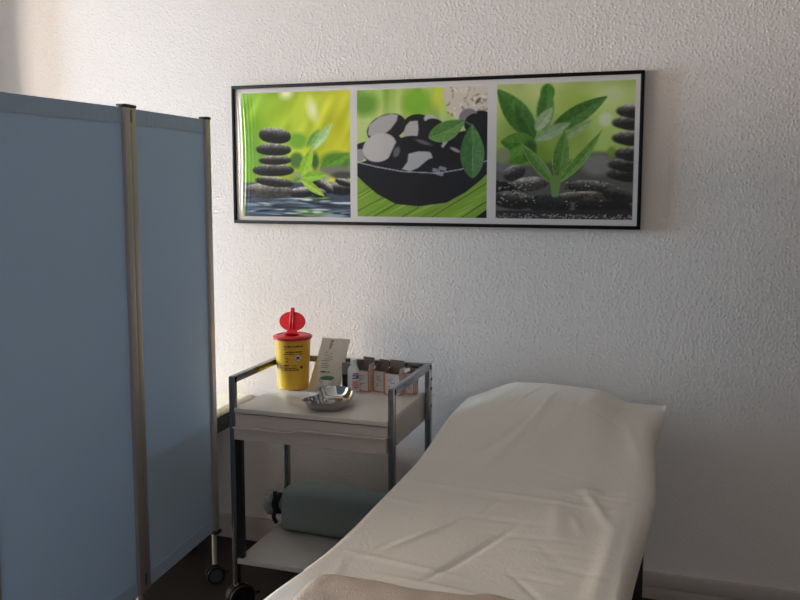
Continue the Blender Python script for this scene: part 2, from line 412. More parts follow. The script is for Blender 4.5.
    ell(P, 60, 350, 40, 22, (110, 108, 106), 8); ell(P, 105, 375, 44, 30, (40, 38, 36), 6, -20, (160, 156, 150), 1.); ell(P, 60, 310, 30, 30, (130, 140, 100), 16)
    for cy, rx, o in ((380, 60, 515), (345, 62, 520), (305, 48, 530), (248, 52, 522), (192, 56, 525), (150, 52, 535)):
        ell(P, o, cy, rx, 24, (44, 42, 40), 6, 0, (158, 154, 148), .9); ell(P, o+22, cy+14, rx*.8, 16, (38, 36, 34), 6)
    ell(P, 165, 418, 74, 28, (60, 56, 52), 4, -6, (172, 166, 156), 1.1)
    ell(P, 400, 430, 96, 26, (40, 38, 36), 4, 4, (152, 146, 136), 1.0); ell(P, 350, 465, 100, 20, (50, 46, 42), 4, -4, (172, 164, 150), .9); ell(P, 500, 460, 60, 30, (36, 34, 33), 5, 10, (120, 116, 110), .8)
    ell(P, 55, 430, 54, 24, (24, 23, 22), 4, 10); ell(P, 100, 480, 90, 34, (28, 27, 26), 4, 6, (150, 146, 138), .8)
    ell(P, 240, 495, 84, 38, (30, 29, 30), 4, 4, (78, 76, 78), .7); ell(P, 410, 502, 72, 42, (22, 21, 21), 4, 0, (96, 92, 88), .7); ell(P, 490, 510, 60, 30, (34, 32, 30), 5)
    poly(P, [(20, 520), (560, 512), (560, 560), (20, 560)], (46, 44, 42), 6)
    for q in range(260):
        ell(P, rng.uniform(33, 550), rng.uniform(532, 550), 3, 2, [(120, 116, 110), (60, 56, 52), (170, 164, 156)][rng.randint(3)], 2)
    for q in range(120):
        ell(P, rng.uniform(40, 190)+rng.choice([0, 0, 260]), rng.uniform(405, 500), 3.5, 1.6, [(200, 196, 188), (20, 20, 20), (120, 116, 110)][rng.randint(3)], 2)
    leaf(P, (258, 415), (128, 262), 22, (96, 138, 60), 3, (60, 100, 40), (160, 190, 116)); leaf(P, (270, 415), (432, 220), 20, (104, 148, 62), 3, (64, 104, 42), (172, 200, 120), 8)
    leaf(P, (272, 400), (296, 216), 32, (92, 134, 56), 3, (62, 100, 44), (164, 192, 116)); poly(P, [(240, 385), (286, 385), (282, 430), (276, 466), (252, 466), (246, 430)], (108, 142, 74), 4)
    return img

FX = (-1.7225, -.1565); FZ = (1.317, 1.8545)
poster = thing('framed_poster', 'wide black framed poster of three green zen pebble and leaf prints on the wall', 'picture', (-.935, YB, 1.317))
bm = B(); fw = .012
for x0, x1, z0, z1 in ((FX[0], FX[1], FZ[1]-fw, FZ[1]), (FX[0], FX[1], FZ[0], FZ[0]+fw), (FX[0], FX[0]+fw, FZ[0]+fw, FZ[1]-fw), (FX[1]-fw, FX[1], FZ[0]+fw, FZ[1]-fw)):
    box(bm, x0, x1, YB-.021, YB-.001, z0, z1, bev=.002)
obj('frame', bm, M['frameblack'], poster)
bm = B(); box(bm, FX[0]+.01, FX[1]-.01, YB-.008, YB-.0015, FZ[0]+.01, FZ[1]-.01); obj('backing_board', bm, M['backing'], poster)
img = paint(); H, Wd = img.shape[:2]
xs = np.linspace(FX[0]+.0115, FX[1]-.0115, Wd); zs = np.linspace(FZ[1]-.0115, FZ[0]+.0115, H)
XX, ZZ = np.meshgrid(xs, zs)
dxl = XX-xs[0]; vz = (ZZ-FZ[0])/(FZ[1]-FZ[0])
# the film bellies out along the left edge in soft vertical waves
amp = np.exp(-(dxl/.035)**2)*(1.1-1.4*(vz-.55)**2)
dr_ = dxl+.016*(2*(vz-.5))**2
YY = YB-.0125-(1-np.abs(2*(ZZ-zs[-1])/(zs[0]-zs[-1])-1)**8)*(.0165*(1-np.exp(-dxl/.055))*np.exp(-dxl/.35)+.0007*np.sin(2*PI*dr_/.016)*np.exp(-(dxl/.07)**2))-.0004*np.sin(XX*9+ZZ*5)
co = np.stack([XX, YY, ZZ], -1).reshape(-1, 3)-np.array(ORIGIN[poster.name])
idx = np.arange(H*Wd).reshape(H, Wd)
fc = np.stack([idx[1:, :-1], idx[1:, 1:], idx[:-1, 1:], idx[:-1, :-1]], -1).reshape(-1, 4)
me = bpy.data.meshes.new('printed_sheet'); me.from_pydata(co.tolist(), [], fc.tolist())
at = me.color_attributes.new('print_colour', 'FLOAT_COLOR', 'POINT')
v = img/255.; v = np.where(v <= .04045, v/12.92, ((v+.055)/1.055)**2.4)
at.data.foreach_set('color', np.concatenate([v.reshape(-1, 3), np.ones((H*Wd, 1))], 1).astype(np.float32).ravel())
me.polygons.foreach_set('use_smooth', [True]*len(me.polygons))
pm = mat('glossy_photo_print', (255, 255, 255), .6, coat=.6, spec=.2)
ca = pm.node_tree.nodes.new('ShaderNodeVertexColor'); ca.layer_name = 'print_colour'
pm.node_tree.links.new(ca.outputs['Color'], pm.node_tree.nodes['Principled BSDF'].inputs['Base Color'])
me.materials.append(pm)
ps = bpy.data.objects.new('printed_sheet', me); C.objects.link(ps); ps.parent = poster

# ------------------------------------------------------------------ folding screen
SA, SB, SC_, SD = Vector((-1.630, 2.71)), Vector((-1.594, 2.224)), Vector((-1.589, 2.190)), Vector((-1.603, 1.620))
ZT = 1.704
scr = thing('folding_screen', 'tall blue fabric privacy screen with metal posts left of the trolley', 'screen', (-1.6, 2.2, 0))
def post(p, d, zb, foot=True):
    bm = B(); a = math.atan2(d.y, d.x)
    mt = Matrix.Translation((p.x, p.y, 0)) @ Matrix.Rotation(a, 4, 'Z')
    box(bm, -.0145, .0145, -.0145, .0145, zb, ZT-.004, 0, mt, .003)
    o = obj('post', bm, M['alu'], scr)
    bm = B(); box(bm, -.016, .016, -.016, .016, ZT-.006, ZT+.004, 0, mt, .002); obj('end_cap', bm, M['black'], o)
    return o
dR = (SA-SB).normalized(); dL = (SC_-SD).normalized()
post(SA, dR, .19); post(SB, dR, .20); post(SC_, dL, .20); post(SD, dL, .19)
def panel(p, q):
    d = (q-p).normalized(); a = p+d*.013; b = q-d*.013
    bm = B(); n = 14
    # cloth with faint vertical gathers
    nn = Vector((-d.y, d.x)); cols = []
    N, R = 60, 30
    grid = []
    for s_ in (-1, 1):
        g = []
        for j in range(R+1):
            z = .205+(ZT-.012-.205)*j/R; row = []
            for i in range(N+1):
                u = i/N; pt = a+(b-a)*u
                wv = .0015*math.sin(u*9+1)*math.sin(PI*j/R)
                pt = pt+nn*(s_*.0015+wv); row.append(bm.verts.new((pt.x, pt.y, z)))
            g.append(row)
        grid.append(g)
    for g in grid:
        for j in range(R):
            for i in range(N): bm.faces.new((g[j][i], g[j][i+1], g[j+1][i+1], g[j+1][i]))
    A, Bq = grid
    for j in range(R):
        for i in (0, N): bm.faces.new((A[j][i], A[j+1][i], Bq[j+1][i], Bq[j][i]))
    for i in range(N):
        for j in (0, R): bm.faces.new((A[j][i], A[j][i+1], Bq[j][i+1], Bq[j][i]))
    o = obj('fabric_panel', bm, M['screen'], scr)
    for z0, z1 in ((ZT-.052, ZT-.006), (.198, .245)):
        bm = B()
        verts = []
        for side in (-1, 1):
            for z in (z0, z1):
                row = []
                for i in range(91):
                    u = i/90; pt = a+(b-a)*u+nn*(side*(.004+.0006*math.sin(u*110)*(1 if z0 > 1 else 0)))
                    row.append(bm.verts.new((pt.x, pt.y, z)))
                verts.append(row)
        for r0, r1 in ((0, 1), (2, 3), (0, 2), (1, 3)):
            for i in range(90): bm.faces.new((verts[r0][i], verts[r0][i+1], verts[r1][i+1], verts[r1][i]))
        for i in (0, 90): bm.faces.new((verts[0][i], verts[1][i], verts[3][i], verts[2][i]))
        obj('hem', bm, M['hem'], o)
    for z in (ZT-.012, .2):
        bm = B(); cyl(bm, (a.x, a.y, z), (b.x, b.y, z), .0026, 10); obj('rod', bm, M['chrome'], scr)
panel(SB, SA); panel(SD, SC_)
bm = B(); obox(bm, SB+Vector((0, -.012)), SC_+Vector((0, .012)), .012, .21, ZT-.01); obj('hinge_strip', bm, M['black'], scr)
for z in (ZT-.03, .24):
    bm = B(); obox(bm, SB+Vector((.005, -.011)), SC_+Vector((.005, .011)), .0215, z-.018, z+.018); obj('hinge', bm, M['black'], scr)
bm = B(); box(bm, SA.x-.006, SA.x+.022, SA.y-.02, SA.y+.016, .185, .198, bev=.003); obj('foot_bracket', bm, M['black'], scr)

def caster(parent, x, y, r, ang, z_top, stem_r=.008, hub='wheel'):
    mt = Matrix.Translation((x, y, 0)) @ Matrix.Rotation(ang, 4, 'Z')
    bm = B()
    # hood over the twin wheels
    prof = [(r*1.08*math.cos(t), r+r*1.08*math.sin(t)) for t in np.linspace(-.15, PI*.95, 14)]
    inner = [(r*.98*math.cos(t), r+r*.98*math.sin(t)) for t in np.linspace(PI*.95, -.15, 14)]
    prism(bm, prof+inner, 'y', -.011, .011, 0, mt)
    box(bm, -.012, .012, -.011, .011, r*1.6, r*2.15, 0, mt, .003)
    h = obj('caster', bm, M['black'], parent)
    for s_ in (-1, 1):
        bm = B()
        cyl(bm, mt @ Vector((0, s_*.010, r)), mt @ Vector((0, s_*.024, r)), r, 32)
        w = obj('wheel', bm, M['black'], h, bevel=.002)
        bm = B(); cyl(bm, mt @ Vector((0, s_*.0235, r)), mt @ Vector((0, s_*.0255, r)), r*.74, 32)
        cyl(bm, mt @ Vector((0, s_*.025, r)), mt @ Vector((0, s_*.028, r)), r*.22, 16)
        obj('hub_cap', bm, M[hub], h)
    bm = B(); box(bm, r*.75, r*1.55, -.009, .009, r*.95, r*1.12, 0, mt, .003); obj('brake_lever', bm, M['black'], h)
    bm = B(); cyl(bm, (x, y, r*2.05), (x, y, z_top), stem_r, 16); obj('stem', bm, M['alu'] if r < .04 else M['black'], h)
caster(scr, SA.x+.004, SA.y-.01, .033, .75, .195, .0095)
for p in (SC_+Vector((.002, -.004)), SD):
    bm = B(); cyl(bm, (p.x, p.y, .0), (p.x, p.y, .21), .010, 16); obj('leg', bm, M['alu'], scr)

# ------------------------------------------------------------------ cream pad behind the screen
pad = thing('padded_bench', 'cream padded bench with black frame, mostly hidden behind the blue screen', 'bench', (-1.95, 2.6, 0))
bm = B(); box(bm, -2.72, -1.662, 2.2, 3.083, .588, .622)  # stretched left and up to the wall to shade the wall below
obj('cushion', bm, M['vinyl'], pad, bevel=.014)
bm = B(); box(bm, -1.70, -1.668, 2.22, 3.03, .53, .587, bev=.003); box(bm, -2.70, -2.67, 2.22, 3.03, .53, .587, bev=.003); box(bm, -2.67, -1.70, 2.22, 2.25, .53, .587, bev=.003)
obj('frame', bm, M['blacksteel'], pad)
for x in (-2.65, -1.86):
    for y in (2.26, 2.93):
        bm = B(); box(bm, x-.015, x+.015, y-.015, y+.015, 0, .532, bev=.003); obj('leg', bm, M['blacksteel'], pad)
bm = B(); box(bm, -2.69, -2.665, 2.26, 3.05, .06, .529, bev=.003); obj('light_block_panel', bm, M['blacksteel'], pad)  # unseen panel, added to stop window light passing under the bench
bm = B(); box(bm, -2.65, -1.86, 2.915, 2.945, .5, .53); obj('crossbar', bm, M['blacksteel'], pad)

# ------------------------------------------------------------------ trolley
TX0, TX1, TY0, TY1 = -1.458, -.866, 2.536, 2.962
PW = .021; ZR = .826; ZS = .19
tro = thing('instrument_trolley', 'pale grey chrome framed trolley with a drawer and lower shelf beside the couch', 'trolley', ((TX0+TX1)/2, (TY0+TY1)/2, 0))
for x in (TX0, TX1-PW):
    for y in (TY0, TY1-PW):
        bm = B(); box(bm, x, x+PW, y, y+PW, .088, ZR-.001, bev=.002); obj('post', bm, M['chrome'], tro)
for x in (TX0, TX1-PW):
    bm = B(); box(bm, x, x+PW, TY0+PW*.2, TY1-PW*.2, ZR-.022, ZR+.001, bev=.002); obj('side_rail', bm, M['chrome'], tro)
bm = B(); box(bm, TX0+PW, TX1-PW, TY1-PW+.004, TY1-.004, ZR-.022, ZR, bev=.002); obj('rear_rail', bm, M['chrome'], tro)
bx0, bx1 = TX0+PW+.001, TX1-PW-.001
bm = B(); box(bm, bx0, bx1, TY0-.004, TY1-.006, .704, .720, bev=.0015); obj('tray_top', bm, M['tray'], tro)
bm = B()
box(bm, bx0, bx0+.016, TY0+.006, TY1-.01, .616, .7035); box(bm, bx1-.016, bx1, TY0+.006, TY1-.01, .616, .7035)
box(bm, bx0, bx1, TY1-.026, TY1-.01, .616, .7035); box(bm, bx0+.016, bx1-.016, TY0+.03, TY1-.026, .616, .622)
obj('drawer_case', bm, M['drawer'], tro, bevel=.001)
# drawer front: its upper edge steps down on the right for the finger pull
bm = B()
x0, x1 = bx0+.001, bx1-.001
def edge(x):
    u = (x-x0)/(x1-x0); return .656+.011*sst(.37, .45, u)
top = [(x0+(x1-x0)*i/40, edge(x0+(x1-x0)*i/40)) for i in range(41)]
prism(bm, [(x0, .614)]+top+[(x1, .614)], 'y', TY0-.012, TY0+.006)
dr = obj('drawer', bm, M['drawer'], tro, bevel=.0015)
bm = B(); box(bm, x0, x1, TY0+.0005, TY0+.006, .640, .700); obj('upper_fascia', bm, M['drawer'], dr)
bm = B(); prism(bm, [(u, w-.002) for u, w in top]+[(u, w+.003) for u, w in reversed(top)], 'y', TY0-.023, TY0-.0095); obj('pull_lip', bm, M['drawer'], dr, bevel=.001)
bm = B(); box(bm, TX0+PW+.0005, TX0+PW+.022, TY0+.002, TY0+.020, ZS+.001, .613); obj('upright', bm, M['black'], tro)
bm = B(); box(bm, bx0, bx1, TY0-.006, TY1-.004, ZS-.018, ZS, bev=.002); obj('lower_shelf', bm, M['shelf'], tro)
for z in (.672, .77, .735):
    for x, s_ in ((TX1, 1),):
        bm = B(); cyl(bm, (x-.001, TY1-.012, z), (x+.003, TY1-.012, z), .005, 12); obj('screw', bm, M['black'], tro)
for x in (TX0+PW/2, TX1-PW/2):
    for y in (TY0+PW/2, TY1-PW/2):
        caster(tro, x+(.012 if x < -1.2 else -.012), y, .046, (.9 if x < -1.2 else 2.2)+(0 if y < 2.7 else 1.1), .10, .011, 'black')

# ------------------------------------------------------------------ things on the trolley
ZT0 = .7202
# sharps bin
bx, by = -1.376, 2.868
binr = thing('sharps_container', 'yellow sharps bin with a red lid flipped open on the trolley', 'sharps bin', (bx, by, ZT0))
bm = B(); r0, r1, zb, zt = 0.057, .067, ZT0, ZT0+.192
lathe(bm, [(r0-.004, zb), (r0, zb+.004), (r1, zt), (r1-.002, zt), (r0-.004, zb+.006)], bx, by, 64)
obj('bin_body', bm, M['yellow'], binr)
bm = B(); lathe(bm, [(r1+.001, zt-.007), (r1+.005, zt-.006), (r1+.006, zt+.002), (r1+.003, zt+.005), (.058, zt+.008), (.055, zt+.005), (.03, zt+.006), (.03, zt-.002), (r1, zt-.004)], bx, by, 64)
lid = obj('lid', bm, M['red'], binr)
bm = B()
# flap: a lobed disc standing up behind the opening, on a narrow hinge neck
pts = []
for k in range(48):
    t = 2*PI*k/48; pts.append((bx-.017+.053*math.cos(t), zt+.050+.037*math.sin(t)))
mtf = Matrix.Translation((0, by+.028, zt+.01)) @ Matrix.Rotation(-.18, 4, 'X') @ Matrix.Translation((0, -(by+.028), -(zt+.01)))
prism(bm, pts, 'y', by+.024, by+.030, 0, mtf)
prism(bm, [(bx-.044, zt+.004), (bx+.014, zt+.004), (bx+.004, zt+.014), (bx+.006, zt+.030), (bx-.040, zt+.030), (bx-.036, zt+.014)], 'y', by+.0245, by+.0295, 0, mtf)
prism(bm, [(bx-.025, zt+.070), (bx-.011, zt+.070), (bx-.011, zt+.098), (bx-.015, zt+.102), (bx-.021, zt+.102), (bx-.025, zt+.098)], 'y', by+.020, by+.030, 0, mtf)
for dx in (-.024, -.012):
    prism(bm, [(bx+dx-.002, zt+.02), (bx+dx+.002, zt+.02), (bx+dx+.002, zt+.08), (bx+dx-.002, zt+.08)], 'y', by+.021, by+.025, 0, mtf)
obj('flap', bm, M['red'], lid, bevel=.0012)
def cone_patch(bm, pts, mi, off=.0006):
    """polygon (angle offset metres, height) wrapped on the bin, facing the camera"""
    vs = []
    for u, h in pts:
        r = r0+(r1-r0)*h/.192+off; a = -1.10+u/.064
        vs.append(bm.verts.new((bx+r*math.cos(a), by+r*math.sin(a), ZT0+h)))
    f = bm.faces.new(vs); f.material_index = mi
def cone_strip(bm, u0, u1, h0, h1, mi):
    n = max(1, int((u1-u0)/.006))
    for k in range(n):
        a, b = u0+(u1-u0)*k/n, u0+(u1-u0)*(k+1)/n; cone_patch(bm, [(a, h0), (b, h0), (b, h1), (a, h1)], mi)
bm = B(); rr = random.Random(4)
for h, a, b, th in ((.162, -.036, .036, .006), (.154, -.036, -.024, .003), (.142, -.030, .036, .005), (.134, -.036, .004, .004), (.134, .018, .036, .004), (.119, -.036, -.020, .004), (.107, -.036, -.018, .003), (.092, -.036, -.014, .005), (.092, -.008, .012, .004), (.083, -.034, .016, .004), (.075, -.036, .020, .005)):
    u = a
    while u < b:
        w = rr.uniform(.004, .013); cone_strip(bm, u, min(u+w, b), h, h+th*rr.uniform(.7, 1), 1 if h == .092 and a > -.01 else 0); u += w+rr.uniform(.0012, .003)
obj('printed_text', bm, [M['ink'], M['inkred']], binr, smooth=0)
bm = B()
def diamond(cu, ch, s_, mi, off): cone_patch(bm, [(cu-s_, ch), (cu, ch-s_), (cu+s_, ch), (cu, ch+s_)], mi, off)
diamond(.017, .122, .0165, 0, .0008); diamond(.017, .122, .0145, 1, .0011)
for a in (90, 210, 330):
    cu, ch = .017+.0042*math.cos(math.radians(a)), .122+.0042*math.sin(math.radians(a))
    cone_patch(bm, [(cu+.0042*math.cos(2*PI*k/10), ch+.0042*math.sin(2*PI*k/10)) for k in range(10)], 2, .0014)
    cone_patch(bm, [(cu+.0006*math.cos(math.radians(a))+.002*math.cos(2*PI*k/10), ch+.0014*math.sin(math.radians(a))+.002*math.sin(2*PI*k/10)) for k in range(10)], 1, .0017)
for a in (90, 210, 330):
    cu, ch = .031+.003*math.cos(math.radians(a)), .087+.003*math.sin(math.radians(a))
    cone_patch(bm, [(cu+.0038*math.cos(2*PI*k/10), ch+.0038*math.sin(2*PI*k/10)) for k in range(10)], 2, .0014)
obj('hazard_symbol', bm, [M['inkred'], M['whiteink'], M['inkblack']], binr, smooth=0)

# paper bag leaning against the rear rail
bg = thing('paper_bag', 'white printed paper bag leaning behind the green topped tape roll', 'paper bag', (-1.255, 2.93, ZT0))
def bagpt(u, v, off):   # u across -1..1, v up 0..1
    lean = .20; cx = -1.261+.034*v; hw = .055-.008*v+.001*math.sin(v*7)
    x = cx+u*hw; z = ZT0+.001+.184*v*math.cos(lean)-.004*u*v
    th = .018*(1-v)**1.2*(1-u*u)**.5+.0012
    y = 2.890+.040*v+u*.018+.002*math.sin(u*4+v*6)*v
    return Vector((x, y+off*th, z))
bm = B(); NU, NV = 16, 20; g = {}
for sd in (-1, 1):
    for j in range(NV+1):
        for i in range(NU+1): g[sd, i, j] = bm.verts.new(bagpt(-1+2*i/NU, j/NV, sd))
for sd in (-1, 1):
    for j in range(NV):
        for i in range(NU):
            f = bm.faces.new((g[sd, i, j], g[sd, i+1, j], g[sd, i+1, j+1], g[sd, i, j+1]))
            f.material_index = 1 if i < 4 and j < 13-i*2 and sd < 0 else 0
for j in range(NV):
    for i in (0, NU): bm.faces.new((g[-1, i, j], g[-1, i, j+1], g[1, i, j+1], g[1, i, j]))
for i in range(NU): bm.faces.new((g[-1, i, 0], g[-1, i+1, 0], g[1, i+1, 0], g[1, i, 0]))
obj('bag_body', bm, [M['paperbag'], M['bagfold']], bg, smooth=60)
bm = B()
def bagq(u0, u1, v0, v1, mi=0):
    q = [bagpt(u, v, -1)+Vector((0, -.0012, 0)) for u, v in ((u0, v0), (u1, v0), (u1, v1), (u0, v1))]
    f = bm.faces.new([bm.verts.new(p) for p in q]); f.material_index = mi
for v in np.arange(.80, .98, .02):
    bagq(-.30, -.30+rr.uniform(.12, .22), v, v+.011)
for v, a, b in ((.72, -.55, -.30), (.70, -.1, .05), (.66, -.5, -.2), (.63, -.2, .1), (.59, -.45, .15), (.55, -.6, 0), (.50, -.55, -.1), (.46, -.5, .1), (.42, -.5, 0)):
    bagq(a, b, v, v+.007)
bagq(-.42, -.12, .325, .35); bagq(-.10, .20, .325, .342, 1)
for k in range(3): bagq(-.35, -.02, .15+.035*k, .155+.035*k)
bagq(-.35, -.33, .15, .22); bagq(-.04, -.02, .15, .22)
obj('printed_text', bm, [M['inkblack'], M['inkblue']], bg, smooth=0)

# tape roll with green flange
tx, ty = -1.236, 2.862
tr = thing('tape_roll', 'white tape roll with a green flange standing behind the kidney dish', 'tape', (tx, ty, ZT0))
bm = B(); lathe(bm, [(.017, ZT0+.003), (.017, ZT0+.044), (.006, ZT0+.044), (.006, ZT0+.003)], tx, ty, 32, closed=True); obj('tape', bm, M['tape'], tr)
bm = B()
lathe(bm, [(.007, ZT0+.044), (.024, ZT0+.044), (.025, ZT0+.046), (.024, ZT0+.0485), (.007, ZT0+.0485)], tx, ty, 36, closed=True); obj('upper_flange', bm, M['green'], tr)
bm = B(); lathe(bm, [(.007, ZT0), (.023, ZT0), (.023, ZT0+.003), (.007, ZT0+.003)], tx, ty, 36, closed=True); obj('lower_flange', bm, M['white'], tr)

# kidney dish
kx, ky = -1.155, 2.675
kd = thing('kidney_dish', 'shiny steel kidney dish at the front of the trolley top', 'kidney dish', (kx, ky, ZT0))
RIM = [(-1.210, 2.590), (-1.192, 2.560), (-1.150, 2.550), (-1.095, 2.560), (-1.062, 2.597), (-1.058, 2.655), (-1.070, 2.710), (-1.092, 2.755), (-1.128, 2.790), (-1.170, 2.803), (-1.207, 2.795), (-1.222, 2.770), (-1.212, 2.732), (-1.190, 2.690), (-1.190, 2.645), (-1.206, 2.617)]
def kidney(s_, k):
    n = len(RIM); u = k/96*n; i = int(u); f = u-i
    p = [Vector(RIM[(i+q) % n]) for q in (-1, 0, 1, 2)]
    v = .5*(2*p[1]+(p[2]-p[0])*f+(2*p[0]-5*p[1]+4*p[2]-p[3])*f*f+(3*p[1]-p[0]-3*p[2]+p[3])*f**3)
    c = Vector((-1.132, 2.675)); v = c+(v-c)*s_
    return v.x, v.y
bm = B(); rings = []
for s_, z in ((.66, 0), (.72, .001), (.82, .008), (.91, .024), (.96, .0345), (1.0, .0355), (1.0, .0365), (.952, .0358), (.895, .024), (.80, .011), (.70, .0025), (.64, .0022)):
    rings.append([bm.verts.new((*kidney(s_, k), ZT0+z)) for k in range(96)])
for a, b in zip(rings, rings[1:]):
    for k in range(96): bm.faces.new((a[k], a[(k+1) % 96], b[(k+1) % 96], b[k]))
bm.faces.new(rings[0]); bm.faces.new(rings[-1])
tag(obj('kidney_dish', bm, M['steel'], None, (kx, ky, ZT0), smooth=50), 'shiny steel kidney dish at the front of the trolley top', 'kidney dish')
bpy.data.objects.remove(kd)
# small amber ampoule in it
amp_c = Vector((kx+.028, ky+.045, ZT0+.0095))
am = thing('ampoule', 'small amber ampoule lying inside the shiny steel kidney dish', 'ampoule', amp_c)
bm = B(); cyl(bm, amp_c+Vector((-.016, -.010, -.001)), amp_c+Vector((.006, .006, -.001)), .0055, 16); obj('vial', bm, M['liquid'], am, bevel=.001)
bm = B(); cyl(bm, amp_c+Vector((.006, .006, -.001)), amp_c+Vector((.016, .0133, -.001)), .0035, 16); obj('tip', bm, M['white'], am, bevel=.001)

# black and grey box behind
bm = B(); box(bm, -1.198, -1.152, 2.912, 2.938, ZT0, ZT0+.052, 1, bev=.001); box(bm, -1.198, -1.152, 2.912, 2.938, ZT0+.0525, ZT0+.095, 0, bev=.001)
tag(obj('card_box', bm, [M['greybox'], M['darkbox']], None, (-1.2, 2.94, ZT0)), 'small dark box with grey top between paper bag and white bottle', 'box')

# bottle
ox, oy = -1.142, 2.886
bo = thing('squeeze_bottle', 'white plastic bottle with red and blue label beside the cartons', 'bottle', (ox, oy, ZT0))
bm = B(); lathe(bm, [(.019, ZT0), (.0225, ZT0+.003), (.0225, ZT0+.070), (.0215, ZT0+.080), (.016, ZT0+.090), (.0105, ZT0+.095), (.0105, ZT0+.098)], ox, oy, 40, sy=.75); obj('bottle_body', bm, M['white'], bo)
bm = B(); lathe(bm, [(.0115, ZT0+.0985), (.0115, ZT0+.116), (.010, ZT0+.118)], ox, oy, 28); obj('cap', bm, M['white'], bo)
bm = B()
def bpatch(a0, a1, h0, h1, mi, off=.0005):
    n = 6
    for k in range(n):
        vs = []
        for a, h in ((a0+(a1-a0)*k/n, h0), (a0+(a1-a0)*(k+1)/n, h0), (a0+(a1-a0)*(k+1)/n, h1), (a0+(a1-a0)*k/n, h1)):
            vs.append(bm.verts.new((ox+(.0225+off)*math.cos(a), oy+.75*(.0225+off)*math.sin(a), ZT0+h)))
        f = bm.faces.new(vs); f.material_index = mi
bpatch(-1.55, -.15, .008, .045, 3); bpatch(-1.5, -.2, .048, .062, 1); bpatch(-1.35, -.3, .0635, .069, 0); bpatch(-1.5, -.9, .053, .057, 2, .0008)
for h in (.014, .021, .028, .035): bpatch(-1.4, -.5, h, h+.003, 0, .0008)
obj('label', bm, [M['inkred'], M['inkblue'], M['whiteink'], M['inkpink']], bo, smooth=60)

# open cartons
def carton(x, y, w, d, h, label, fl, rot):
    """open-topped folding carton, (x, y) = front left corner"""
    t = thing('open_carton', label, 'carton', (x+w/2, y+d/2, ZT0), 'open medicine cartons on the trolley')
    bm = B(); th = .0012; z0 = ZT0
    box(bm, x, x+w, y, y+th, z0, z0+h); box(bm, x, x+w, y+d-th, y+d, z0, z0+h)
    box(bm, x, x+th, y+th, y+d-th, z0, z0+h); box(bm, x+w-th, x+w, y+th, y+d-th, z0, z0+h); box(bm, x+th, x+w-th, y+th, y+d-th, z0, z0+.0015)
    for f in bm.faces:
        c = f.calc_center_median()
        if x+.001 < c.x < x+w-.001 and y+.001 < c.y < y+d-.001 and c.z > z0+.001: f.material_index = 1
    obj('carton_body', bm, [M['carton'], M['cartonin']], t, smooth=0)
    bm = B(); e = .0022
    for (xx, yy) in ((x, y), (x+w, y), (x+w, y+d)):
        box(bm, xx-e/2-.0003, xx+e/2+.0003, yy-e/2-.0003, yy+e/2+.0003, z0, z0+h)
    box(bm, x, x+w, y-.0006, y, z0, z0+e*1.6); box(bm, x+w, x+w+.0006, y, y+d, z0, z0+e*1.6); box(bm, x, x+w, y-.0006, y, z0+h-e, z0+h); box(bm, x+w, x+w+.0006, y, y+d, z0+h-e, z0+h)
    obj('orange_edging', bm, M['orange'], t, smooth=0)
    bm = B(); r2 = random.Random(int(x*1e5))
    for k in range(6):
        zz = z0+h*(.28+.09*k); a = r2.uniform(.18, .35); b = r2.uniform(.45, .8)
        if k in (2,): continue
        box(bm, x+w*a, x+w*b*.9, y-.0005, y, zz, zz+.0018)
    obj('printed_text', bm, M['inkgrey'], t, smooth=0); bm = B()
    for k in range(5):
        box(bm, x+w, x+w+.0005, y+d*.42, y+d*r2.uniform(.55, .7), z0+h*(.15+.12*k), z0+h*(.15+.12*k)+.0025)
    obj('printed_text', bm, M['inkgrey'], t, smooth=0)
    # flaps: (side, length, tilt outward)
    for side, L, a in fl:
        bm = B()
        if side == 'back':
            mt = Matrix.Translation((x+w/2, y+d-.001, z0+h)) @ Matrix.Rotation(-a, 4, 'X'); v = box(bm, -w/2+.001, w/2-.001, -.0006, .0006, 0, L, 0, mt)
        elif side == 'front':
            mt = Matrix.Translation((x+w/2, y+.001, z0+h)) @ Matrix.Rotation(a, 4, 'X'); box(bm, -w/2+.001, w/2-.001, -.0006, .0006, 0, L, 0, mt)
        elif side == 'left':
            mt = Matrix.Translation((x+.001, y+d/2, z0+h)) @ Matrix.Rotation(-a, 4, 'Y'); box(bm, -.0006, .0006, -d/2+.002, d/2-.002, 0, L, 0, mt)
        else:
            mt = Matrix.Translation((x+w-.001, y+d/2, z0+h)) @ Matrix.Rotation(a, 4, 'Y'); box(bm, -.0006, .0006, -d/2+.002, d/2-.002, 0, L, 1, mt)
        obj('flap', bm, [M['cartonin'], M['carton']], t, smooth=0)
    t.rotation_euler.z = rot
RA = -.22
carton(-1.130, 2.888, .052, .042, .078, 'open pale carton right beside the white bottle', [('back', .042, .12), ('left', .030, -.1), ('right', .026, .15)], RA)
carton(-1.066, 2.897, .044, .034, .078, 'open pale carton second from the bottle, its dark flaps raised', [('back', .036, .1), ('left', .030, -.35)], RA)
carton(-1.014, 2.868, .060, .040, .078, 'nearest and widest open pale carton, behind the front rail end', [('back', .042, .06), ('left', .020, -.6), ('right', .020, .1)], -.15)
carton(-.944, 2.900, .030, .036, .078, 'narrow pale carton at the right end of the trolley top', [('back', .012, .2)], -.1)

